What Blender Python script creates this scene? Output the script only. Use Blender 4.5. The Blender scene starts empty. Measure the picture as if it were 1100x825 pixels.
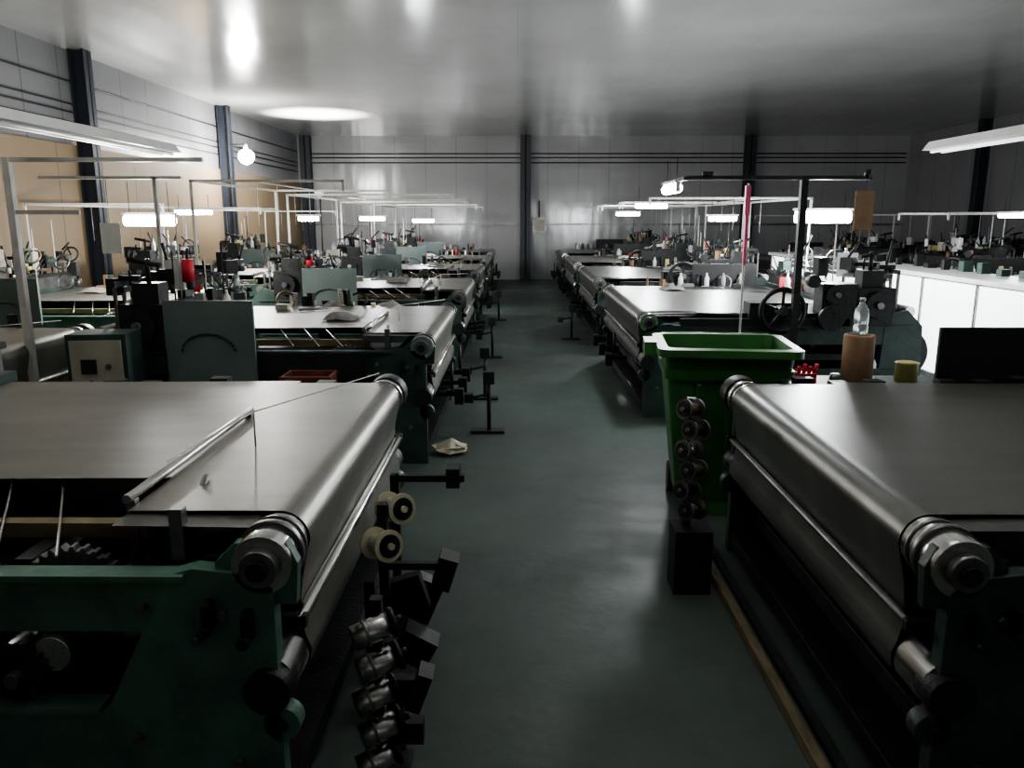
import bpy, bmesh, math, random
from mathutils import Vector, Matrix
random.seed(7)
S = bpy.context.scene
COL = S.collection
try: S.view_settings.look = 'AgX - Medium High Contrast'
except Exception: pass

# ------------------------------------------------------------ materials
def mat(name, col, rough=0.5, metal=0.0, var=0.25, scale=6.0, bump=0.0, bscale=40.0, emit=None, estr=0.0, stretch=(1,1,1), trans=0.0, alpha=1.0, dark=None, spec=0.5):
    m = bpy.data.materials.new(name); m.use_nodes = True
    nt = m.node_tree; b = nt.nodes['Principled BSDF']
    b.inputs['Roughness'].default_value = rough
    b.inputs['Metallic'].default_value = metal
    b.inputs['Specular IOR Level'].default_value = spec
    tc = nt.nodes.new('ShaderNodeTexCoord'); mp = nt.nodes.new('ShaderNodeMapping')
    mp.inputs['Scale'].default_value = stretch
    nt.links.new(tc.outputs['Object'], mp.inputs['Vector'])
    nz = nt.nodes.new('ShaderNodeTexNoise'); nz.inputs['Scale'].default_value = scale; nz.inputs['Detail'].default_value = 5
    nt.links.new(mp.outputs[0], nz.inputs['Vector'])
    cr = nt.nodes.new('ShaderNodeValToRGB')
    cr.color_ramp.elements[0].position = 0.3; cr.color_ramp.elements[1].position = 0.7
    d = dark if dark else tuple(c*(1-var) for c in col)
    l = tuple(min(1, c*(1+var*0.6)) for c in col)
    cr.color_ramp.elements[0].color = (*d, 1); cr.color_ramp.elements[1].color = (*l, 1)
    nt.links.new(nz.outputs['Fac'], cr.inputs[0]); nt.links.new(cr.outputs[0], b.inputs['Base Color'])
    if bump:
        n2 = nt.nodes.new('ShaderNodeTexNoise'); n2.inputs['Scale'].default_value = bscale
        nt.links.new(mp.outputs[0], n2.inputs['Vector'])
        bp = nt.nodes.new('ShaderNodeBump'); bp.inputs['Strength'].default_value = bump; bp.inputs['Distance'].default_value = 0.02
        nt.links.new(n2.outputs['Fac'], bp.inputs['Height']); nt.links.new(bp.outputs[0], b.inputs['Normal'])
    if emit:
        b.inputs['Emission Color'].default_value = (*emit, 1); b.inputs['Emission Strength'].default_value = estr
    if trans: b.inputs['Transmission Weight'].default_value = trans
    return m

M = {}
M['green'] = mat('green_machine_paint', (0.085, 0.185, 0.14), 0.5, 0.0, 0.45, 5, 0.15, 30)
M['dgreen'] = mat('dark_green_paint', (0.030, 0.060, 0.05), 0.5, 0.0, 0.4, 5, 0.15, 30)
M['ggrey'] = mat('grey_green_guard_paint', (0.12, 0.155, 0.145), 0.45, 0.0, 0.2, 3)
M['iron'] = mat('oily_cast_iron', (0.020, 0.021, 0.022), 0.5, 0.3, 0.5, 9, 0.2, 40)
M['black'] = mat('black_rubber', (0.012, 0.012, 0.013), 0.6, 0, 0.3, 9)
M['steel'] = mat('brushed_steel', (0.6, 0.59, 0.57), 0.22, 0.95, 0.25, 8, 0.05, 60, stretch=(12, 1, 12))
M['dsteel'] = mat('worn_steel', (0.22, 0.22, 0.22), 0.35, 0.8, 0.4, 10)
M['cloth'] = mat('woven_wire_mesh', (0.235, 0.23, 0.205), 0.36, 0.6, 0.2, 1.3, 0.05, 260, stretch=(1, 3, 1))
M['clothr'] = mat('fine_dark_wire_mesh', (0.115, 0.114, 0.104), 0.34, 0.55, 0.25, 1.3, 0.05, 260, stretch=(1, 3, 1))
M['brass'] = mat('olive_brass_bar', (0.20, 0.17, 0.09), 0.45, 0.5, 0.3, 10)
M['pale'] = mat('pale_painted_steel', (0.6, 0.59, 0.55), 0.45, 0.1, 0.2, 6)
M['white'] = mat('white_enamel', (0.75, 0.75, 0.73), 0.4, 0, 0.1, 5)
M['cream'] = mat('cream_cabinet_paint', (0.40, 0.38, 0.30), 0.5, 0, 0.2, 5)
M['rag'] = mat('grey_cotton_rag', (0.25, 0.24, 0.22), 0.9, 0, 0.3, 15)
M['card'] = mat('cardboard', (0.27, 0.17, 0.10), 0.8, 0, 0.2, 12)
M['yellow'] = mat('yellow_plastic', (0.55, 0.5, 0.18), 0.4, 0, 0.15, 10)
M['ivory'] = mat('ivory_plastic', (0.62, 0.60, 0.42), 0.35, 0, 0.15, 10)
M['red'] = mat('red_rubber', (0.6, 0.03, 0.05), 0.5, 0, 0.2, 10)
M['orange'] = mat('rust_orange_crate', (0.17, 0.04, 0.025), 0.6, 0, 0.4, 10)
M['pink'] = mat('pink_ribbon', (0.75, 0.12, 0.25), 0.6, 0, 0.2, 10)
M['bin'] = mat('green_bin_plastic', (0.035, 0.155, 0.033), 0.45, 0, 0.3, 3, 0.05, 12)
M['paper'] = mat('crumpled_paper', (0.6, 0.55, 0.42), 0.8, 0, 0.15, 12)
M['tube'] = mat('lit_fluorescent_tube', (1, 1, 1), 0.5, emit=(0.95, 0.98, 1.0), estr=60)
M['bulb'] = mat('lit_bulb', (1, 1, 1), 0.5, emit=(1, 0.98, 0.93), estr=260)
M['plastic'] = mat('clear_bottle_plastic', (0.75, 0.8, 0.8), 0.15, 0, 0.05, 10, trans=0.6)
M['column'] = mat('blue_grey_column_paint', (0.026, 0.032, 0.044), 0.5, 0, 0.2, 3)
M['cable'] = mat('dark_cable', (0.03, 0.03, 0.03), 0.6)
M['wood'] = mat('worn_timber', (0.14, 0.115, 0.065), 0.6, 0, 0.5, 8, stretch=(8, 1, 8))
M['glow_panel'] = mat('white_panel_with_glow', (0.8, 0.82, 0.82), 0.4, 0, 0.06, 1.5, emit=(0.92, 0.97, 1.0), estr=2.4)  # white panels lit by nearby lamps, that brightness put in as emission

# ------------------------------------------------------------ mesh builder
class MB:
    def __init__(s): s.bm = bmesh.new(); s.m = []
    def mi(s, k):
        if k not in s.m: s.m.append(k)
        return s.m.index(k)
    def box(s, a, b, k, rot=None):
        x0, y0, z0 = a; x1, y1, z1 = b
        c = Vector(((x0+x1)/2, (y0+y1)/2, (z0+z1)/2))
        vs = []
        for x in (x0, x1):
            for y in (y0, y1):
                for z in (z0, z1):
                    p = Vector((x, y, z))
                    if rot: p = c + rot @ (p-c)
                    vs.append(s.bm.verts.new(p))
        i = s.mi(k)
        for f in ((0,1,3,2),(4,6,7,5),(0,4,5,1),(2,3,7,6),(0,2,6,4),(1,5,7,3)):
            s.bm.faces.new([vs[j] for j in f]).material_index = i
    def cyl(s, p, q, r, k, n=16, r2=None, capk=None):
        p = Vector(p); q = Vector(q); r2 = r if r2 is None else r2
        d = (q-p).normalized(); u = d.orthogonal().normalized(); v = d.cross(u)
        A = []; B = []
        for i in range(n):
            t = 2*math.pi*i/n; o = u*math.cos(t)+v*math.sin(t)
            A.append(s.bm.verts.new(p+o*r)); B.append(s.bm.verts.new(q+o*r2))
        mi = s.mi(k)
        for i in range(n):
            f = s.bm.faces.new((A[i], A[(i+1) % n], B[(i+1) % n], B[i])); f.material_index = mi; f.smooth = True
        ci = s.mi(capk) if capk else mi
        s.bm.faces.new(A[::-1]).material_index = ci; s.bm.faces.new(B).material_index = ci
    def prism(s, pts, y0, y1, k):
        A = [s.bm.verts.new((x, y0, z)) for x, z in pts]; B = [s.bm.verts.new((x, y1, z)) for x, z in pts]
        mi = s.mi(k); n = len(pts)
        for i in range(n): s.bm.faces.new((A[i], A[(i+1) % n], B[(i+1) % n], B[i])).material_index = mi
        s.bm.faces.new(A[::-1]).material_index = mi; s.bm.faces.new(B).material_index = mi
    def strip(s, pts, y0, y1, k, smooth=True, ny=1):
        mi = s.mi(k); prev = None
        for x, z in pts:
            row = [s.bm.verts.new((x, y0+(y1-y0)*j/ny, z)) for j in range(ny+1)]
            if prev:
                for j in range(ny):
                    f = s.bm.faces.new((prev[j], prev[j+1], row[j+1], row[j])); f.material_index = mi; f.smooth = smooth
            prev = row
    def lathe(s, prof, c, k, n=24, axis='Z'):
        mi = s.mi(k); c = Vector(c); prev = None
        for r, h in prof:
            row = []
            for i in range(n):
                t = 2*math.pi*i/n; a, b = r*math.cos(t), r*math.sin(t)
                o = Vector((a, b, h)) if axis == 'Z' else (Vector((a, h, b)) if axis == 'Y' else Vector((h, a, b)))
                row.append(s.bm.verts.new(c+o))
            if prev:
                for i in range(n):
                    f = s.bm.faces.new((prev[i], prev[(i+1) % n], row[(i+1) % n], row[i])); f.material_index = mi; f.smooth = True
            else: s.bm.faces.new(row).material_index = mi
            prev = row
        s.bm.faces.new(prev).material_index = mi
    def torus(s, c, R, r, k, n=20, m=6, rot=None):
        mi = s.mi(k); rings = []; c = Vector(c)
        for i in range(n):
            t = 2*math.pi*i/n; row = []
            for j in range(m):
                a = 2*math.pi*j/m; rr_ = R+r*math.cos(a); p = Vector((rr_*math.cos(t), rr_*math.sin(t), r*math.sin(a)))
                if rot: p = rot @ p
                row.append(s.bm.verts.new(c+p))
            rings.append(row)
        for i in range(n):
            for j in range(m):
                f = s.bm.faces.new((rings[i][j], rings[(i+1) % n][j], rings[(i+1) % n][(j+1) % m], rings[i][(j+1) % m])); f.material_index = mi; f.smooth = True
    def rag(s, c, w, k, rnd):
        mi = s.mi(k); n = 7; g = []
        for i in range(n):
            g.append([s.bm.verts.new((c[0]+w*((i+rnd.uniform(-.3, .3))/(n-1)-.5), c[1]+w*((j+rnd.uniform(-.3, .3))/(n-1)-.5), c[2]+.07*max(0, 1-((i-3)**2+(j-3)**2)/12)*rnd.uniform(.4, 1.2)+.004)) for j in range(n)])
        for i in range(n-1):
            for j in range(n-1): f = s.bm.faces.new((g[i][j], g[i+1][j], g[i+1][j+1], g[i][j+1])); f.material_index = mi; f.smooth = True
    def gear(s, c, r, w, k, teeth=28):
        pts = []
        for i in range(teeth):
            for j, rr in ((0, r*0.92), (0.25, r), (0.5, r), (0.75, r*0.92)):
                t = 2*math.pi*(i+j)/teeth; pts.append((c[0]+rr*math.cos(t), c[2]+rr*math.sin(t)))
        s.prism(pts, c[1], c[1]+w, k)
        s.cyl((c[0], c[1]-0.03, c[2]), (c[0], c[1]+w+0.03, c[2]), r*0.25, 'dsteel', 14)
    def wheel(s, c, r, k):   # spoked hand wheel, axis Y
        x, y, z = c
        s.torus(c, r, .024, k, 32, 8, Matrix.Rotation(math.pi/2, 3, 'X'))
        for i in range(5):
            t = 2*math.pi*i/5+0.3
            s.cyl((x, y, z), (x+r*math.cos(t), y, z+r*math.sin(t)), 0.014, k, 8)
        s.cyl((x, y-0.04, z), (x, y+0.1, z), 0.045, 'dsteel', 14)
    def mesh(s, name):
        bmesh.ops.recalc_face_normals(s.bm, faces=s.bm.faces)
        me = bpy.data.meshes.new(name); s.bm.to_mesh(me); s.bm.free()
        for k in s.m: me.materials.append(M[k])
        return me
    def obj(s, name, loc=(0,0,0), rz=0, bevel=0):
        return put(s.mesh(name), name, loc, rz, bevel)
def put(me, name, loc=(0,0,0), rz=0, bevel=0):
    o = bpy.data.objects.new(name, me); COL.objects.link(o); o.location = loc; o.rotation_euler[2] = rz
    if bevel:
        b = o.modifiers.new('bevel', 'BEVEL'); b.width = bevel; b.segments = 2; b.limit_method = 'ANGLE'; b.angle_limit = math.radians(50)
    return o

# ------------------------------------------------------------ room shell
XL, XR, YF, YB, H = -6.8, 12.1, 25.4, -6.0, 4.4
def panel_mat(name, col, rough, axis, period, seam=0.03, wav=0.15, metal=0.0, bsc=(1,1,1), seamdark=0.55, spec=0.5, coat=0.0, gscale=.6):
    m = bpy.data.materials.new(name); m.use_nodes = True; nt = m.node_tree; b = nt.nodes['Principled BSDF']
    L = nt.links.new
    tc = nt.nodes.new('ShaderNodeTexCoord'); sp = nt.nodes.new('ShaderNodeSeparateXYZ'); L(tc.outputs['Object'], sp.inputs[0])
    def mth(op, a, bb=None):
        n = nt.nodes.new('ShaderNodeMath'); n.operation = op
        for i, v in enumerate((a, bb)):
            if v is None: continue
            if isinstance(v, (int, float)): n.inputs[i].default_value = v
            else: L(v, n.inputs[i])
        return n.outputs[0]
    t = mth('DIVIDE', sp.outputs[axis], period); fr = mth('FRACT', t)
    sm = mth('LESS_THAN', fr, seam/period)
    nz = nt.nodes.new('ShaderNodeTexNoise'); nz.inputs['Scale'].default_value = gscale; nz.inputs['Detail'].default_value = 6
    L(tc.outputs['Object'], nz.inputs['Vector'])
    cr = nt.nodes.new('ShaderNodeValToRGB'); cr.color_ramp.elements[0].position = .3; cr.color_ramp.elements[1].position = .7
    cr.color_ramp.elements[0].color = (*[c*.85 for c in col], 1); cr.color_ramp.elements[1].color = (*col, 1)
    L(nz.outputs['Fac'], cr.inputs[0]); base = cr.outputs[0]
    mx = nt.nodes.new('ShaderNodeMix'); mx.data_type = 'RGBA'; mx.inputs[7].default_value = (*[c*seamdark for c in col], 1)
    L(sm, mx.inputs[0]); L(base, mx.inputs[6]); out = mx.outputs[2]
    L(out, b.inputs['Base Color'])
    b.inputs['Roughness'].default_value = rough; b.inputs['Metallic'].default_value = metal; b.inputs['Specular IOR Level'].default_value = spec
    mp = nt.nodes.new('ShaderNodeMapping'); mp.inputs['Scale'].default_value = bsc; L(tc.outputs['Object'], mp.inputs[0])
    n2 = nt.nodes.new('ShaderNodeTexNoise'); n2.inputs['Scale'].default_value = 1.0; L(mp.outputs[0], n2.inputs['Vector'])
    bp = nt.nodes.new('ShaderNodeBump'); bp.inputs['Strength'].default_value = wav; bp.inputs['Distance'].default_value = .05
    L(n2.outputs['Fac'], bp.inputs['Height']); L(bp.outputs[0], b.inputs['Normal'])
    return m
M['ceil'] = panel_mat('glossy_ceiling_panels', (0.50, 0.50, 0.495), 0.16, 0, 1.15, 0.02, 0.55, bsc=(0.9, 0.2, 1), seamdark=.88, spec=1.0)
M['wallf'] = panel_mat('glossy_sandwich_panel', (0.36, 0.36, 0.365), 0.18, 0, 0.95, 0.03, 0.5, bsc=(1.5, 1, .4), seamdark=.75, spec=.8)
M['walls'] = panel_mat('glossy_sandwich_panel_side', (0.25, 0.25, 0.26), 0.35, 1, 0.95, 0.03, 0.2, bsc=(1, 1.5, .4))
M['beige'] = panel_mat('beige_board', (0.30, 0.22, 0.135), 0.65, 1, 2.4, 0.03, 0.05)
# floor : worn green paint over grey concrete
m = mat('worn_green_painted_floor', (0.066, 0.098, 0.080), 0.5, 0, 0.2, 0.8, 0.08, 18, dark=(0.046, 0.056, 0.052), spec=.4)
M['floor'] = m
nt = m.node_tree; b = nt.nodes['Principled BSDF']
n3 = nt.nodes.new('ShaderNodeTexNoise'); n3.inputs['Scale'].default_value = 2.0; n3.inputs['Detail'].default_value = 9
mr = nt.nodes.new('ShaderNodeMapRange'); mr.inputs[1].default_value = .3; mr.inputs[2].default_value = .7; mr.inputs[3].default_value = .42; mr.inputs[4].default_value = .66
nt.links.new(n3.outputs['Fac'], mr.inputs[0]); nt.links.new(mr.outputs[0], b.inputs['Roughness'])
n4 = nt.nodes.new('ShaderNodeTexNoise'); n4.inputs['Scale'].default_value = 1.6; n4.inputs['Detail'].default_value = 10; n4.inputs['Roughness'].default_value = .72
tc = [n for n in nt.nodes if n.type == 'TEX_COORD'][0]; nt.links.new(tc.outputs['Object'], n4.inputs['Vector']); nt.links.new(tc.outputs['Object'], n3.inputs['Vector'])
r4 = nt.nodes.new('ShaderNodeMapRange'); r4.inputs[1].default_value = .46; r4.inputs[2].default_value = .68; r4.inputs[3].default_value = 0; r4.inputs[4].default_value = .65
nt.links.new(n4.outputs['Fac'], r4.inputs[0])
mx = nt.nodes.new('ShaderNodeMix'); mx.data_type = 'RGBA'; mx.inputs[7].default_value = (.032, .038, .037, 1)
src = b.inputs['Base Color'].links[0].from_socket
nt.links.new(r4.outputs[0], mx.inputs[0]); nt.links.new(src, mx.inputs[6]); nt.links.new(mx.outputs[2], b.inputs['Base Color'])

def shell(name, a, bb, k):
    q = MB(); q.box(a, bb, k); return q.obj(name)
shell('floor', (XL-.2, YB-.2, -.1), (XR+.2, YF+.2, 0), 'floor')
shell('ceiling', (XL-.2, YB-.2, H), (XR+.2, YF+.2, H+.1), 'ceil')
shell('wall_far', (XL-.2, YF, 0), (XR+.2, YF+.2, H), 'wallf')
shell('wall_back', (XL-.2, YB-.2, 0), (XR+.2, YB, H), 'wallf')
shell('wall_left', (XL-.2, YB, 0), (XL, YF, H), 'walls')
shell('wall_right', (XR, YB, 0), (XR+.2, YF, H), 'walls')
shell('trim_1', (XL, YB, 0.0), (XL+.04, YF-.01, 3.0), 'beige')       # beige board lining of left wall
q = MB(); q.box((XL+.04, YF-.05, 1.7), (XR, YF, 1.76), 'dsteel'); q.obj('trim_2')

def column(x, y, ax):
    q = MB(); a, w = .12, .12
    if ax == 'y':
        a = .16
        q.box((-a, -w, 0), (a, -w+.025, H), 'column'); q.box((-a, w-.025, 0), (a, w, H), 'column'); q.box((-.015, -w, 0), (.015, w, H), 'column')
    else:
        q.box((-w, -a, 0), (-w+.025, a, H), 'column'); q.box((w-.025, -a, 0), (w, a, H), 'column'); q.box((-w, -.015, 0), (w, .015, H), 'column')
    q.obj('steel_column', (x, y, 0))
for x in (-6.5, 0.27, 7.15): column(x, YF-.18, 'y')
for y in (6.8, 12.7, 18.7): column(XL+.17, y, 'x')
for y in (15.2, 21.2): column(XR-.13, y, 'x')
q = MB()
for i, z in enumerate((3.35, 3.5, 3.62, 3.95)):
    q.cyl((XL+.02, -2, z), (XL+.02, YF-.1, z-.02), .014, 'cable', 6)
    if i < 3: q.cyl((XL+.1, YF-.03, z+.25), (XR-.1, YF-.03, z+.25), .018, 'cable', 6)
q.obj('wall_cable_run')
q = MB(); q.box((-.22, -.15, 0), (.22, 0, .5), 'dsteel'); q.box((-.16, -.16, .08), (.16, -.15, .42), 'cream'); q.cyl((0, -.12, .5), (0, -.12, 1.0), .02, 'cable', 8)
q.obj('electrical_box', (.70, YF-.07, 1.45))

# ------------------------------------------------------------ loom
def loom_mesh(name, s, W, kind, levers=True):
    q = MB()
    R = kind == 'R'
    X = lambda u: s*u
    def B(u0, u1, y0, y1, z0, z1, k): q.box((min(X(u0), X(u1)), y0, z0), (max(X(u0), X(u1)), y1, z1), k)
    def C(u, z, y0, y1, r, k, n=16, **kw): q.cyl((X(u), y0, z), (X(u), y1, z), r, k, n, **kw)
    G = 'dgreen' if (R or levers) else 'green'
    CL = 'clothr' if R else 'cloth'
    for y in (0.0, W-.06):
        front = [(-.03, 0), (-.03, .86), (.02, .90), (.2, .92), (.27, .90), (.30, .84), (.48, .48), (.60, .40), (.66, 0)]
        q.prism([(X(u), z) for u, z in front], y, y+.06, G)
        B(.22, 2.5, y+.005, y+.055, .72, .90, G)
        B(.22, 2.5, y-.02, y+.055, .885, .905, G)
        B(.5, 2.5, y+.005, y+.055, .12, .48, G)
        B(.5, 2.5, y-.02, y+.055, .465, .485, G)
        q.prism([(X(u), z) for u, z in [(2.2, 0), (2.25, 1.0), (2.45, 1.05), (2.6, .9), (2.65, 0)]], y, y+.06, 'dgreen')
        B(1.2, 1.36, y+.01, y+.05, 0, .9, 'dgreen')
        yy = y-.03
        if y == 0:
            C(.0, .93, .0, .09, .088, 'steel', 28); C(0, .93, -.035, 0, .055, 'dsteel', 18); C(0, .93, -.05, -.035, .03, 'iron', 12)
            q.prism([(X(-.09), .80), (X(-.10), .93), (X(-.07), .99), (X(.08), .99), (X(.14), .93), (X(.14), .80)], .02, .06, G)
        else: C(.0, .93, yy, yy+.12, .105, 'iron', 20)
        C(.0, .54, yy, yy+.1, .07, 'iron', 16)
        for (u, z) in ((.12, .78), (.2, .7), (.1, .3), (.32, .2), (.4, .38), (.35, .8), (.9, .8), (1.0, .3)):
            C(u, z, y-.02, y+.01, .016, 'dsteel', 6)
        C(-.03, .42, y, y+.06, .055, G, 18); C(-.03, .42, y-.01, y, .02, 'iron', 12)
    B(.14, .165, -.05, 0, .74, .83, 'iron'); B(.03, .055, -.05, 0, .72, .80, 'iron')
    C(.155, .75, -.07, 0, .018, 'iron', 10); C(.045, .72, -.07, 0, .018, 'iron', 10)
    # rollers
    C(0, .93, .09, W-.1, .085, 'steel', 32)
    C(0, .93, .09, .115, .098, 'dsteel', 28); C(0, .93, .15, .165, .092, 'dsteel', 28); C(0, .93, W-.16, W-.11, .1, 'steel', 28)
    C(0.02, .54, .03, W-.08, .088, 'steel', 32)
    # mesh cloth : over the roller and down to the take-up beam
    arc = [(0.09*math.cos(t)*-1, .93+.09*math.sin(t)) for t in [math.radians(a) for a in range(90, -1, -10)]]
    prof = [(.47, 1.018), (.2, 1.02), (.02, 1.02)] + [(u, z) for u, z in arc] + [(-.06, .80), (-.045, .68), (-.06, .60), (-.075, .56)] + [(.02-.094*math.cos(math.radians(a)), .54-.094*math.sin(math.radians(a))) for a in range(0, 100, 12)]
    q.strip([(X(u), z) for u, z in prof], .20, W-.16, CL)
    q.strip([(X(u), z) for u, z in [(.47, 1.018), (1.2, 1.012), (2.08, 1.01)]], .52 if not R else .08, W-.1, CL)
    q.strip([(X(u), z) for u, z in [(.05, 1.006), (.47, 1.010)]], .10, .55, 'clothr')
    q.strip([(X(u), z) for u, z in [(a, b+.003) for a, b in prof[2:13]]], W-.20, W-.17, 'steel')
    C(.17, .88, .1, W-.1, .04, 'dsteel', 16)
    # pressure roller in front of the mesh
    C(-.068, .70, .1, W-.1, .022 if not R else .014, 'steel' if not R else 'dsteel', 14)
    for y in (.1, W-.14): B(-.09, .0, y, y+.03, .68, .72, 'iron')
    if not R:
        C(.49, 1.04, .24, W*.62, .016, 'steel', 12)
        for y in (.26, W*.6): B(.475, .505, y, y+.03, .72, 1.03, 'dsteel')
        q.cyl((X(.3), .9, 1.02), (X(.30), .9, 1.16), .004, 'pale', 6)
        q.cyl((X(.3), .9, 1.16), (X(.0), 2.0, 1.10), .003, 'pale', 6); q.cyl((X(.45), .45, 1.10), (X(.3), .9, 1.16), .003, 'pale', 6)
        for u in (.62, .8, 1.0): q.cyl((X(u), .06, .93), (X(u+.25), .56, 1.0), .005, 'steel', 8)
        q.cyl((X(.3), .12, .9), (X(.34), .5, 1.03), .012, 'dsteel', 8); B(.26, .3, .1, .14, .9, 1.06, 'dsteel')
    B(.45, 2.1, .27, .32, .90, .95, 'brass')
    C(1.1, .80, .06, .5, .03, 'dsteel', 12); C(.75, .84, .06, .46, .018, 'steel', 10)
    # interior
    B(.30, .36, .06, W-.06, .06, .74, 'iron'); B(.36, 2.2, .06, W-.06, .56, .62, 'iron')  # first upright plate added to stand in for the darkness under the loom
    B(.36, 2.4, .1, W-.1, .03, .10, 'iron'); B(-.02, .3, .06, W-.06, .04, .12, 'iron'); B(.08, .16, .06, W-.06, .22, .3, 'iron')
    B(2.0, 2.1, .04, W-.04, .1, .9, 'iron')
    q.gear((X(.62), .13, .76), .17, .035, 'dsteel', 30); q.gear((X(.95), .17, .70), .12, .04, 'iron', 22)
    C(.8, .60, .06, .6, .05, 'steel', 18); q.gear((X(.72), -.035, .60), .09, .03, 'iron', 20)
    C(.62, .66, -.02, .12, .055, 'steel', 18); C(.9, .68, -.01, .12, .07, 'iron', 18)
    for i in range(9):
        u = .55+i*.16; B(u, u+.06, .33, .50, .63, .72+.14*random.random(), random.choice(['iron', 'dsteel', 'iron', 'orange']))
    for i in range(8):
        u = .3+i*.2; B(u, u+.1, W-.05, W+.03, .93, .98+.05*random.random(), 'iron')
    B(.1, 2.3, W-.05, W-.0, .9, .985, 'iron')
    # sley, reed, heddle frames
    B(2.10, 2.20, .02, W-.02, .85, 1.06, 'dgreen'); B(2.12, 2.15, .1, W-.1, 1.06, 1.2, 'dsteel'); B(2.10, 2.17, .08, W-.08, 1.2, 1.235, 'iron')
    for k, u in enumerate((2.24, 2.31, 2.38)):
        zt = 1.30+.04*k
        B(u, u+.02, .12, W-.12, zt, zt+.04, 'iron'); B(u, u+.02, .12, .15, .85, zt, 'dsteel'); B(u, u+.02, W-.15, W-.12, .85, zt, 'dsteel')
    for j in range(int(W/.5)):
        y = .3+j*.5
        q.cyl((X(2.34), y, 1.2), (X(2.34), y, 1.5), .012, 'iron', 6); B(2.26, 2.42, y-.03, y+.03, 1.42, 1.46, 'iron')
    C(2.48, .62, .08, W-.08, .15, 'cloth', 24); C(2.48, .62, .1, .13, .25, 'iron', 28); C(2.48, .62, W-.13, W-.1, .25, 'iron', 28)
    C(2.5, 1.03, .06, W-.06, .05, 'steel', 16)
    B(1.96, 2.3, -.02, .26, .9, 1.26, 'iron'); B(2.0, 2.2, .02, .2, 1.26, 1.42, 'iron')
    q.gear((X(2.15), -.06, 1.1), .13, .035, 'iron', 26)
    q.cyl((X(2.1), .1, 1.42), (X(2.1), .1, 1.6), .02, 'iron', 8); q.cyl((X(2.0), .1, 1.55), (X(2.25), .1, 1.6), .02, 'iron', 8)
    if not R:
        B(1.25, 1.92, -.10, -.07, .68, 1.30, 'ggrey')
        pts = [(X(1.6+.2*math.cos(math.radians(a))), .92+.13*math.sin(math.radians(a))) for a in range(0, 181, 12)]
        for (a, b_) in zip(pts[:-1], pts[1:]): q.cyl((a[0], -.105, a[1]), (b_[0], -.105, b_[1]), .008, 'dgreen', 6)
        B(1.3, 1.34, -.07, .0, .72, .8, 'iron'); B(1.84, 1.88, -.07, .0, .72, .8, 'iron')
        C(1.05, .5, -.1, -.04, .17, 'iron', 24)
        if levers: B(.42, 1.2, -.04, .3, .62, .88, 'iron')
    else:
        q.wheel((X(1.22), -.12, 1.06), .2, 'iron'); C(1.22, 1.06, -.05, .3, .03, 'dsteel', 12)
        B(.95, 1.5, .0, .22, .85, 1.12, 'iron'); B(.3, 1.9, -.02, .06, .9, .97, 'iron')
        C(1.7, .98, -.1, -.05, .12, 'iron', 24); q.gear((X(1.75), -.06, 1.2), .1, .03, 'iron', 20)
        B(1.62, 1.95, -.02, .2, .9, 1.3, 'iron'); C(1.55, 1.32, .0, .1, .06, 'iron', 14)
        B(1.13, 2.0, W+.05, W+.08, .66, 1.30, 'black')
        B(1.2, 1.24, W, W+.05, .72, .8, 'iron'); B(1.9, 1.94, W, W+.05, .72, .8, 'iron')
    if levers:
        for i in range(3):
            y = W*(.42+.22*i)
            B(-.22, .0, y, y+.035, .33, .37, 'iron'); B(-.25, -.17, y-.03, y+.06, .26, .40, 'iron')
            if i != 1: q.cyl((X(-.14), y+.1, .37), (X(-.14), y+.1, .62), .014, 'iron', 8); B(-.16, -.1, y+.0, y+.12, .35, .38, 'iron')
    return q.mesh(name)

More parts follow.
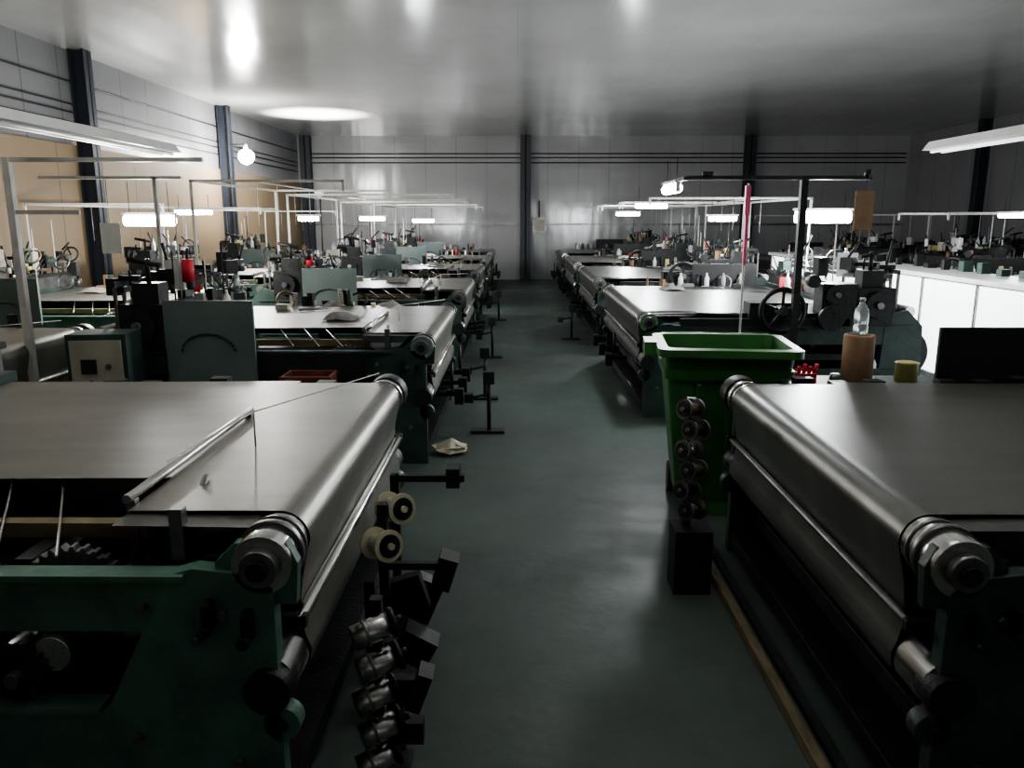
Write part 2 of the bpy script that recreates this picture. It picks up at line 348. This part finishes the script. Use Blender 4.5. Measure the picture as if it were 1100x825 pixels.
LM = loom_mesh('wire_mesh_loom', -1, 2.3, 'L')
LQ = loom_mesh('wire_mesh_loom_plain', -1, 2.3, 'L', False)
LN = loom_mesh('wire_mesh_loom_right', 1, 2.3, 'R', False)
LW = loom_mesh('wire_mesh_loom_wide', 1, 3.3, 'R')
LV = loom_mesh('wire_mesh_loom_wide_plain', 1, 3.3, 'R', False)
def clutter(x, y, W, s, seed):
    rnd = random.Random(seed); q = MB()
    for i in range(46):
        u = rnd.uniform(1.9, 2.5) if i < 30 else rnd.uniform(.5, 1.8); yy = rnd.uniform(.3, W-.2)
        zb = 1.0 if i >= 30 else rnd.choice((1.06, 1.2, 1.3, 1.38))
        a, h = rnd.uniform(.04, .13), rnd.uniform(.04, .2)
        if i >= 30: yy = W-.02+rnd.uniform(-.04, .02); zb = .985; a *= .6
        k = rnd.choice(['iron', 'iron', 'black', 'dgreen', 'white', 'cream', 'red', 'card', 'iron', 'dsteel', 'iron', 'black', 'yellow', 'rag'])
        r_ = rnd.random()
        if r_ < .45: q.box((s*u-a/2, yy-a/2, zb), (s*u+a/2, yy+a/2, zb+h), k, Matrix.Rotation(rnd.uniform(0, 1.5), 3, 'Z'))
        elif r_ < .62: q.lathe([(.03, 0), (.035, .02), (.035, .13), (.013, .17), (.013, .2)], (s*u, yy, zb), rnd.choice(('white', 'plastic', 'dgreen')), 12)
        elif r_ < .72: q.torus((s*u, yy, zb+.08), .09, .012, rnd.choice(('iron', 'dsteel', 'brass')), 16, 6, Matrix.Rotation(rnd.uniform(.8, 1.5), 3, 'X'))
        elif r_ < .8: q.rag((s*u, yy, zb), .28, 'rag', rnd)
        else: q.cyl((s*u, yy, zb), (s*u, yy, zb+h), a*.4, k, 10)
        if i < 8:
            zz = zb+h; q.cyl((s*u, yy, zz), (s*(u+rnd.uniform(-.15, .15)), yy+rnd.uniform(-.2, .2), zz+rnd.uniform(.05, .25)), .012, 'iron', 6)
    for i in range(5):
        yy = rnd.uniform(.3, W-.3); uu = rnd.uniform(2.0, 2.3); q.cyl((s*uu, yy, 1.0), (s*uu, yy, rnd.uniform(1.5, 2.0)), .007, rnd.choice(('pale', 'iron')), 6)
    # a rag and a few tools left on the finished mesh
    q.rag((s*rnd.uniform(.7, 1.6), rnd.uniform(.8, W-.5), 1.02), .3, 'rag', rnd)
    q.cyl((s*1.4, W-.6, 1.03), (s*1.15, W-.45, 1.03), .012, 'dsteel', 8); q.box((s*1.6-.06, W-.5, 1.018), (s*1.6+.06, W-.4, 1.07), rnd.choice(('card', 'cream', 'iron')))
    if rnd.random() < .6:
        yy = rnd.uniform(.4, W-.4); q.box((s*2.22-.1, yy, 1.3), (s*2.22+.1, yy+.005, 1.55), 'white', Matrix.Rotation(rnd.uniform(-.5, .5), 3, 'Z'))
    for i in range(2):
        yy = rnd.uniform(.2, W-.8); pr = None
        for j in range(9):
            t = j/8; p = (s*(2.05+.1*i), yy+.7*t, 1.42-.35*math.sin(math.pi*t)*.5)
            if pr: q.cyl(pr, p, .009, 'cable', 6)
            pr = p
    q.obj('loom_tool_clutter', (x, y, 0))
put(LQ, 'wire_mesh_loom', (-.73, 2.1, 0), 0, .004)
put(LN, 'wire_mesh_loom', (1.26, 2.08, 0), 0, .004)
n = 0
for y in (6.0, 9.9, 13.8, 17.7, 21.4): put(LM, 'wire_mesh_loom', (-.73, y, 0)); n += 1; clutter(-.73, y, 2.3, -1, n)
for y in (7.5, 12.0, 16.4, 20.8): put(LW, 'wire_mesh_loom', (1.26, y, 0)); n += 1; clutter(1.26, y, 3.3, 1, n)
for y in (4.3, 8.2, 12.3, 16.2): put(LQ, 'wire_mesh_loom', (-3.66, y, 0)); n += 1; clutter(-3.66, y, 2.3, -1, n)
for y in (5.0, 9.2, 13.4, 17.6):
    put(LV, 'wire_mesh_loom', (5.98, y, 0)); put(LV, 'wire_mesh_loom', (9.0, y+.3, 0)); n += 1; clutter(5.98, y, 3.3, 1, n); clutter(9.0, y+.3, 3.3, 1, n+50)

# ------------------------------------------------------------ overhead frames
def half_frame(x0, x1, y0, y1, z, drop=.9, k='pale', r=.014):
    q = MB()
    for y in (y0, y1):
        q.box((x0-r, y-r, 0), (x0+r, y+r, z), k); q.box((x0, y-r, z-.028), (x1, y+r, z), k)
        q.box((x1-r, y-r, z-.12), (x1+r, y+r, z), k)
    q.box((x0-r, y0, z-.028), (x0+r, y1, z), k)
    xm = x0+.6*(1 if x1 > x0 else -1)
    for i in range(4):
        y = y0+(y1-y0)*(i+.5)/4; q.cyl((xm, y, z), (xm, y, z-.5), .003, 'pale', 5)
    q.cyl((xm, y0, z-.01), (xm, y1, z-.01), .008, k, 6)
    q.obj('overhead_rail_frame')
q = MB()
y, xx = 5.72, -2.2
q.box((-3.6, y-.025, 0), (-3.55, y+.025, 2.32), 'pale'); q.box((-3.6, y-.015, 2.29), (xx, y+.015, 2.32), 'pale')
q.box((-3.57, y-.01, 1.93), (-3.1, y+.01, 1.96), 'pale')
q.obj('overhead_rail_frame')
half_frame(-3.57, -1.9, 8.9, 12.0, 2.32)
half_frame(-3.57, -1.0, 12.6, 16.0, 2.28)
half_frame(-3.57, -1.0, 16.4, 19.8, 2.25)
half_frame(-3.57, -1.0, 20.2, 23.8, 2.25)
half_frame(-6.4, -4.6, 10.5, 14.5, 2.1); half_frame(-6.4, -4.6, 15.5, 20.5, 2.1)
for y in (11.6, 15.0, 19.0): half_frame(4.2, 1.9, y, y+3.0, 2.2)
for y in (9, 14, 19): half_frame(8.85, 6.6, y, y+3.4, 2.0)
def trough(x, y0, y1, z, name='suspended_light_trough'):
    q = MB()
    q.prism([(-.12, 0), (.12, 0), (.06, .08), (-.06, .08)], y0, y1, 'white')
    q.cyl((-.05, y0+.05, -.015), (-.05, y1-.05, -.015), .014, 'white', 8); q.cyl((.05, y0+.05, -.015), (.05, y1-.05, -.015), .014, 'white', 8)
    for y in (y0+.4, 4.6): q.cyl((0, y, .08), (0, y, H-z), .006, 'cable', 5)
    q.obj(name, (x, 0, z))
trough(-3.35, 2.0, 7.9, 2.52)
trough(4.0, 2.2, 7.9, 2.54); trough(4.9, 2.0, 7.4, 2.68)
# dark bracket frame on right
q = MB()
q.box((2.53, 7.25, 0), (2.59, 7.31, 2.25), 'iron'); q.box((1.5, 7.26, 2.24), (3.15, 7.30, 2.275), 'iron')
q.box((1.48, 7.23, 2.235), (1.52, 8.4, 2.265), 'iron'); q.cyl((3.12, 7.28, 2.25), (3.12, 7.28, 2.33), .03, 'iron', 10)
q.cyl((1.7, 7.28, 2.27), (1.7, 7.28, 2.31), .05, 'iron', 10); q.box((2.45, 7.2, 0), (2.67, 7.36, .03), 'iron')
q.box((3.02, 7.26, 1.8), (3.19, 7.267, 2.14), 'card'); q.cyl((3.11, 7.265, 2.13), (3.11, 7.265, 2.25), .004, 'cable', 5)
q.obj('dark_lamp_bracket')
q = MB(); q.cyl((0, 0, 0), (0, 0, 2.2), .010, 'pale', 8)
q.box((-.022, -.015, 1.93), (.022, .015, 2.18), 'pink'); q.box((-.012, -.012, 1.5), (.012, .012, 1.93), 'pink'); q.cyl((0, 0, 0), (0, 0, .02), .06, 'iron', 12)
q.obj('pink_ribbon_pole', (2.0, 7.05, 0))
q = MB(); q.box((-.1, -.003, -.3), (.1, .003, 0), 'white'); q.cyl((0, 0, 0), (0, 0, .42), .003, 'cable', 5); q.obj('hanging_paper_card', (-4.05, 8.0, 1.86))
q = MB(); q.box((-4.7, 7.98, 2.28), (-3.3, 8.02, 2.31), 'pale'); q.box((-3.58, 7.98, 0), (-3.545, 8.02, 2.3), 'pale'); q.obj('overhead_rail_frame')

# ------------------------------------------------------------ lamps
def lamp(x, y, z, L, ax, W, col=(.95, .98, 1), hang=None, rad=.08, r=.036):
    q = MB(); hang = hang or z+.28
    a, b_ = ((-L/2, 0, 0), (L/2, 0, 0)) if ax == 'x' else ((0, -L/2, 0), (0, L/2, 0))
    q.cyl(a, b_, r, 'tube', 12)
    if ax == 'x': q.box((-L/2-.03, -.03, r+.005), (L/2+.03, .03, r+.03), 'white')
    else: q.box((-.03, -L/2-.03, r+.005), (.03, L/2+.03, r+.03), 'white')
    for t in (-L/2, L/2):
        if ax == 'x': q.box((t-.012, -.02, -.035), (t+.012, .02, .05), 'white'); q.cyl((t*.8, 0, .05), (t*.8, 0, hang-z), .004, 'cable', 5)
        else: q.box((-.02, t-.012, -.035), (.02, t+.012, .05), 'white'); q.cyl((0, t*.8, .05), (0, t*.8, hang-z), .004, 'cable', 5)
    o = q.obj('fluorescent_lamp', (x, y, z))
    if W:
        ld = bpy.data.lights.new('lamp_glow', 'POINT'); ld.energy = W; ld.color = col; ld.shadow_soft_size = rad
        lo = bpy.data.objects.new('lamp_glow', ld); COL.objects.link(lo); lo.parent = o; lo.location = (0, 0, -.14)
    return o
lamp(-4.1, 9.0, 1.88, .55, 'x', 230, (1, .97, .9), 2.3, r=.06)
lamp(-5.2, 13.0, 2.0, .6, 'x', 60)
lamp(-2.9, 16.2, 1.9, .5, 'x', 90)
lamp(-2.2, 19, 1.85, .5, 'x', 50)
lamp(-3.2, 12.4, 1.9, .3, 'x', 0)
lamp(1.5, 7.9, 2.18, .6, 'y', 90, r=.045)
lamp(2.15, 13.0, 2.1, .5, 'x', 80)
lamp(3.05, 12.0, 1.90, .4, 'x', 70)
lamp(3.55, 9.4, 1.92, .62, 'x', 240, r=.07)
lamp(2.4, 17.5, 2.0, .5, 'x', 80)
lamp(7.8, 12.5, 1.95, 1.2, 'y', 40)
# uplight battens added out of view to brighten the ceiling
def uplight(x, y, z, W, L=1.6, tilt=0):
    q = MB(); q.prism([(-.1, .07), (.1, .07), (.06, 0), (-.06, 0)], -L/2, L/2, 'white')
    for t in (-L*.35, L*.35): q.cyl((0, t, .06), (0, t, H-z), .006, 'cable', 5)
    q.cyl((0, -L/2+.05, .10), (0, L/2-.05, .10), .018, 'white', 8)
    o = q.obj('added_uplight_batten', (x, y, z)); o.rotation_euler[0] = 0
    ld = bpy.data.lights.new('ceiling_fill_glow', 'AREA'); ld.shape = 'RECTANGLE'; ld.size = .2; ld.size_y = L; ld.energy = W; ld.color = (1, .985, .96)
    lo = bpy.data.objects.new('ceiling_fill_glow', ld); COL.objects.link(lo); lo.parent = o; lo.location = (0, 0, .13); lo.rotation_euler = (math.radians(180-tilt), 0, 0)
uplight(-3.6, 4.2, 3.35, 170, tilt=-50)
uplight(1.2, 4.1, 3.55, 150, tilt=-52)
uplight(6.6, 4.6, 3.45, 230, tilt=-50)
# bulb on wall column
q = MB(); q.lathe([(.02, -.13), (.11, -.09), (.17, .0), (.17, .08), (.11, .16), (.03, .2)], (0, 0, 0), 'bulb', 20); q.cyl((0, 0, .18), (0, 0, .3), .04, 'white', 10); q.box((-.35, -.02, .27), (0, .02, .31), 'iron')
o = q.obj('wall_bulb_lamp', (-5.95, 18.0, 3.2))
ld = bpy.data.lights.new('bulb_glow', 'POINT'); ld.energy = 150; ld.shadow_soft_size = .15; lo = bpy.data.objects.new('bulb_glow', ld); COL.objects.link(lo); lo.parent = o; lo.location = (.25, -.3, 0)
q = MB(); q.cyl((0, 0, 0), (0, 0, .03), .15, 'iron', 12); q.cyl((0, 0, 0), (0, 0, 2.4), .02, 'iron', 8); q.lathe([(.04, 2.4), (.14, 2.55), (.15, 2.6), (.13, 2.6)], (0, 0, 0), 'white', 16)
o = q.obj('uplight_stand', (-4.9, 20.2, 0))
ld = bpy.data.lights.new('uplight_beam', 'SPOT'); ld.energy = 4500; ld.spot_size = math.radians(80); ld.spot_blend = .8; ld.shadow_soft_size = .03
lo = bpy.data.objects.new('uplight_beam', ld); COL.objects.link(lo); lo.parent = o; lo.location = (0.0, 0, 2.66); lo.rotation_euler = (math.radians(180), 0, 0)

# ------------------------------------------------------------ white panel partition on right
q = MB()
y = 4.0
while y < 15.8:
    q.box((5.1, y+.02, .06), (5.13, y+1.18, 1.17), 'glow_panel'); q.box((5.08, y-.015, 0), (5.15, y+.015, 1.2), 'dsteel'); y += 1.2
q.box((5.08, y-.02, 0), (5.15, y+.02, 1.2), 'dsteel')
q.box((5.06, 3.98, 0), (5.16, y, .06), 'dsteel'); q.box((5.02, 3.98, 1.2), (5.75, y, 1.25), 'white')
q.box((5.7, 3.98, 0), (5.75, y, 1.2), 'dsteel')
q.obj('white_panel_counter')
q = MB()
for i in range(26):
    yy = 5.2+i*.4; w = .06+.08*random.random(); x = 5.5+.1*random.random()
    q.box((x, yy, 0), (x+w, yy+w, .04+.12*random.random()), random.choice(['iron', 'dgreen', 'black', 'dsteel']))
q.obj('counter_tool_clutter', (0, 0, 1.25))

# ------------------------------------------------------------ green wheeled bin
def rr(hx, hy, r, n=5):
    pts = []
    for cx, cy, a0 in ((hx-r, hy-r, 0), (-hx+r, hy-r, 90), (-hx+r, -hy+r, 180), (hx-r, -hy+r, 270)):
        for i in range(n+1):
            t = math.radians(a0+90*i/n); pts.append((cx+r*math.cos(t), cy+r*math.sin(t)))
    return pts
q = MB(); mi = q.mi('bin'); prev = None
rings = [(.06, .26, .22, .05, 0), (.10, .28, .24, .06, 0), (.80, .36, .31, .06, 0), (.86, .365, .315, .06, 0), (.86, .385, .335, .06, 0), (.92, .39, .34, .06, 0), (.92, .375, .325, .06, 0), (1.00, .385, .335, .06, 0), (1.0, .43, .38, .07, 0), (1.045, .43, .38, .07, 0), (1.05, .37, .32, .05, 0), (.9, .355, .305, .05, 0), (.15, .25, .21, .05, 0)]
for z, hx, hy, r, _ in rings:
    row = [q.bm.verts.new((x, y, z)) for x, y in rr(hx, hy, r)]
    if prev:
        n = len(row)
        for i in range(n): f = q.bm.faces.new((prev[i], prev[(i+1) % n], row[(i+1) % n], row[i])); f.material_index = mi
    else: q.bm.faces.new(row[::-1]).material_index = mi
    prev = row
q.bm.faces.new(prev).material_index = mi
for x in (-.18, 0, .18): q.box((x-.012, -.34, .2), (x+.012, -.245, .84), 'bin', Matrix.Rotation(math.radians(6.5), 3, 'X'))
for x in (-.27, .27): q.cyl((x-.03, .22, .1), (x+.03, .22, .1), .1, 'black', 20); q.cyl((x-.035, .22, .1), (x+.035, .22, .1), .03, 'dsteel', 10)
q.cyl((-.3, .22, .1), (.3, .22, .1), .012, 'dsteel', 8); q.cyl((-.36, .42, 1.03), (.36, .42, 1.03), .018, 'bin', 10)
for x in (-.34, 0, .34): q.box((x-.02, .36, .98), (x+.02, .43, 1.045), 'bin')
q.box((-.5, -.1, .97), (-.42, .16, 1.05), 'bin'); q.box((-.2, -.26, .0), (.2, -.18, .08), 'bin')
o = q.obj('green_wheeled_bin', (1.36, 5.16, 0), math.radians(-6)); o.scale = (1.03, 1, 1.06)

# ------------------------------------------------------------ bobbin racks
def spool(q, c, r, L, k1, k2, tilt=.35):
    d = Vector((tilt, -1, .25)).normalized(); c = Vector(c); a = c-d*L/2; b_ = c+d*L/2
    q.cyl(a, b_, r*.6, k2, 16); q.cyl(a, a+d*.012, r, k1, 20); q.cyl(b_-d*.012, b_, r, k1, 20); q.cyl(b_, b_+d*.006, r*.72, 'iron', 18); q.cyl(a-d*.03, b_+d*.02, r*.22, k1, 8)
q = MB()
q.box((-.02, 0, .05), (.02, .04, 1.02), 'iron'); q.box((-.07, -.08, 0), (.12, .1, .34), 'black')
for i in range(6):
    z = .98-.105*i; spool(q, (-.02+.03*(i % 2), -.06, z), .052, .10, 'dsteel', ['brass', 'iron', 'steel'][i % 3], -1.4); q.cyl((0, .02, z), (-.02, -.05, z), .01, 'iron', 6)
q.obj('weft_bobbin_rack', (.88, 3.86, 0), 0)
q = MB()
q.box((-.02, 0, .0), (.02, .04, .66), 'iron'); q.box((-.06, -.02, 0), (.1, .1, .03), 'iron')
for i in range(5):
    z = .58-.12*i; d = Vector((-1, -.5, -.25)).normalized(); c = Vector((.0+.015*(i % 2), -.05, z))
    q.cyl(c-d*.07, c+d*.07, .042, 'steel', 20, capk='dsteel'); q.cyl(c-d*.075, c-d*.06, .05, 'iron', 20); q.cyl(c+d*.02, c+d*.03, .045, 'dsteel', 20); q.cyl(c-d*.1, c-d*.07, .014, 'iron', 8)
q.box((.02, -.02, .34), (.16, .02, .38), 'iron'); q.box((.12, -.06, .28), (.17, .03, .42), 'black', Matrix.Rotation(.35, 3, 'Y')); q.box((.04, .0, .12), (.15, .05, .2), 'black')
q.obj('weft_bobbin_rack', (-.47, 2.42, 0), 0)
q = MB()
q.box((-.02, 0, .0), (.02, .04, .74), 'iron'); q.box((-.03, -.02, 0), (.1, .1, .03), 'iron')
spool(q, (.01, -.08, .60), .066, .12, 'ivory', 'pale', .9); spool(q, (.04, .10, .69), .066, .12, 'ivory', 'pale', .9)
q.box((.02, -.0, .45), (.3, .03, .48), 'iron'); q.box((.22, -.05, .38), (.3, .06, .52), 'black', Matrix.Rotation(.3, 3, 'Y'))
q.box((.0, .35, .72), (.32, .38, .75), 'iron'); q.box((.24, .32, .7), (.30, .42, .79), 'black'); q.box((-.02, .35, 0), (.02, .39, .75), 'iron')
q.box((.1, -.35, .22), (.24, -.25, .34), 'black', Matrix.Rotation(.5, 3, 'Y')); q.box((-.02, -.32, .26), (.14, -.28, .30), 'iron'); q.box((-.02, -.32, 0), (.02, -.28, .55), 'iron')
q.box((0, .1, .2), (.16, .16, .36), 'black', Matrix.Rotation(-.3, 3, 'Y')); q.box((.04, .22, .1), (.2, .3, .3), 'iron', Matrix.Rotation(.4, 3, 'Y'))
q.box((-.02, -.32, .03), (.14, .39, .10), 'iron')
q.obj('weft_bobbin_rack', (-.56, 3.1, 0), 0)

# floor things
q = MB(); q.box((1.04, 1.5, 0), (1.08, 4.7, .05), 'wood'); q.box((1.12, 1.5, 0), (1.16, 4.7, .03), 'iron'); q.obj('floor_edge_rail')
def pedal(x, y, f=1):
    q = MB(); q.box((-.16, -.06, 0), (.14, .07, .025), 'black'); q.cyl((0, 0, .02), (0, 0, .5), .018, 'iron', 8); q.box((-.05, -.03, .45), (.05, .03, .56), 'black'); q.cyl((-.16, 0, .32), (0, 0, .36), .012, 'iron', 6); q.box((-.22, -.04, .28), (-.14, .04, .36), 'black')
    q.obj('foot_pedal_stand', (x, y, 0))
for p in ((-.25, 6.95), (-.34, 8.3), (-.34, 10.9), (-.34, 15), (.88, 12.6)): pedal(*p)
q = MB()
for j in range(3):
    pts = [(.13*math.cos(t)*(1+.35*random.random()), .09*math.sin(t)*(1+.5*random.random())) for t in [i*math.pi/4 for i in range(8)]]
    vs = [q.bm.verts.new((x, y, .01+.07*random.random())) for x, y in pts]; c = q.bm.verts.new((0, 0, .07+.03*j)); mi = q.mi('paper')
    for i in range(8): q.bm.faces.new((vs[i], vs[(i+1) % 8], c)).material_index = mi
q.obj('crumpled_paper', (-.54, 6.3, 0))
# side table with things beyond the right loom
q = MB(); q.box((0, 0, .89), (1.0, .36, .93), 'dgreen')
for x in (.02, .94):
    for y in (.02, .30): q.box((x, y, 0), (x+.04, y+.04, .89), 'dgreen')
q.box((.04, .04, .3), (.96, .32, .33), 'dgreen'); q.obj('steel_side_table', (1.85, 4.56, 0))
q = MB(); q.lathe([(.085, 0), (.09, .01), (.09, .28), (.085, .29), (.07, .29), (.07, .02)], (0, 0, 0), 'card'); q.obj('cardboard_tube', (2.06, 4.72, .93))
q = MB(); q.lathe([(.036, 0), (.042, .01), (.042, .05), (.038, .06), (.042, .07), (.042, .12), (.038, .15), (.016, .185), (.014, .2)], (0, 0, 0), 'plastic', 20); q.lathe([(.017, .2), (.017, .22)], (0, 0, 0), 'white', 12); q.obj('water_bottle', (2.06, 4.72, 1.2205))
q = MB(); q.lathe([(.05, 0), (.065, .005), (.062, .11), (.07, .12), (.055, .125)], (0, 0, 0), 'yellow'); q.obj('yellow_cup', (2.36, 4.72, .93))
q = MB(); q.lathe([(.03, 0), (.035, .03), (.03, .06), (.02, .065)], (0, 0, 0), 'dsteel', 16); q.obj('small_jar', (1.91, 4.66, .93))
q = MB(); q.box((0, 0, 0), (.24, .2, .95), 'dgreen'); q.box((-.005, -.005, .6), (.245, 0, .9), 'iron'); q.cyl((.12, -.02, .75), (.12, 0, .75), .015, 'dsteel', 8); q.obj('narrow_tool_cabinet', (1.585, 4.52, 0))
q = MB()
q.box((-.05, -.04, 0), (.05, .04, .06), 'red')
for i in range(4): q.cyl((-.04+.027*i, 0, .04), (-.05+.035*i, -.02, .10+.015*(i % 2)), .012, 'red', 8)
q.obj('red_work_glove', (1.71, 4.60, .95))
# left control cabinet, crates
q = MB(); q.box((0, 0, .0), (.4, .3, 1.12), 'dgreen'); q.box((.03, -.02, .5), (.37, 0, 1.08), 'cream'); q.box((.1, -.03, .85), (.2, -.02, .95), 'black'); q.cyl((.28, -.035, .9), (.28, -.02, .9), .02, 'dsteel', 10); q.obj('control_cabinet', (-3.1, 5.35, 0), .1)
def crate(x, y, z=0, k='orange'):
    q = MB(); w, d, h = .35, .25, .2; t = .015
    q.box((0, 0, 0), (w, d, t), k); q.box((0, 0, 0), (w, t, h), k); q.box((0, d-t, 0), (w, d, h), k); q.box((0, 0, 0), (t, d, h), k); q.box((w-t, 0, 0), (w, d, h), k)
    q.box((-.01, -.01, h-.03), (w+.01, .004, h), k); q.box((-.01, d-.004, h-.03), (w+.01, d+.01, h), k)
    return q.obj('parts_crate', (x, y, z))
q = MB(); q.box((-.3, -.2, .57), (.3, .2, .6), 'iron')
for x in (-.28, .24):
    for yy in (-.18, .14): q.box((x, yy, 0), (x+.04, yy+.04, .57), 'iron')
q.obj('low_work_stool', (-1.5, 5.6, 0)); crate(-1.68, 5.5, .6)
# ------------------------------------------------------------ camera
cd = bpy.data.cameras.new('camera'); co = bpy.data.objects.new('camera', cd); COL.objects.link(co)
cd.sensor_width = 36; cd.lens = 27.8; cd.clip_end = 100
co.location = (0, 0, 1.9); co.rotation_euler = (math.radians(90-11.8), 0, .006)
S.camera = co
w = bpy.data.worlds.new('world'); w.use_nodes = True; w.node_tree.nodes['Background'].inputs[0].default_value = (.02, .02, .02, 1); S.world = w
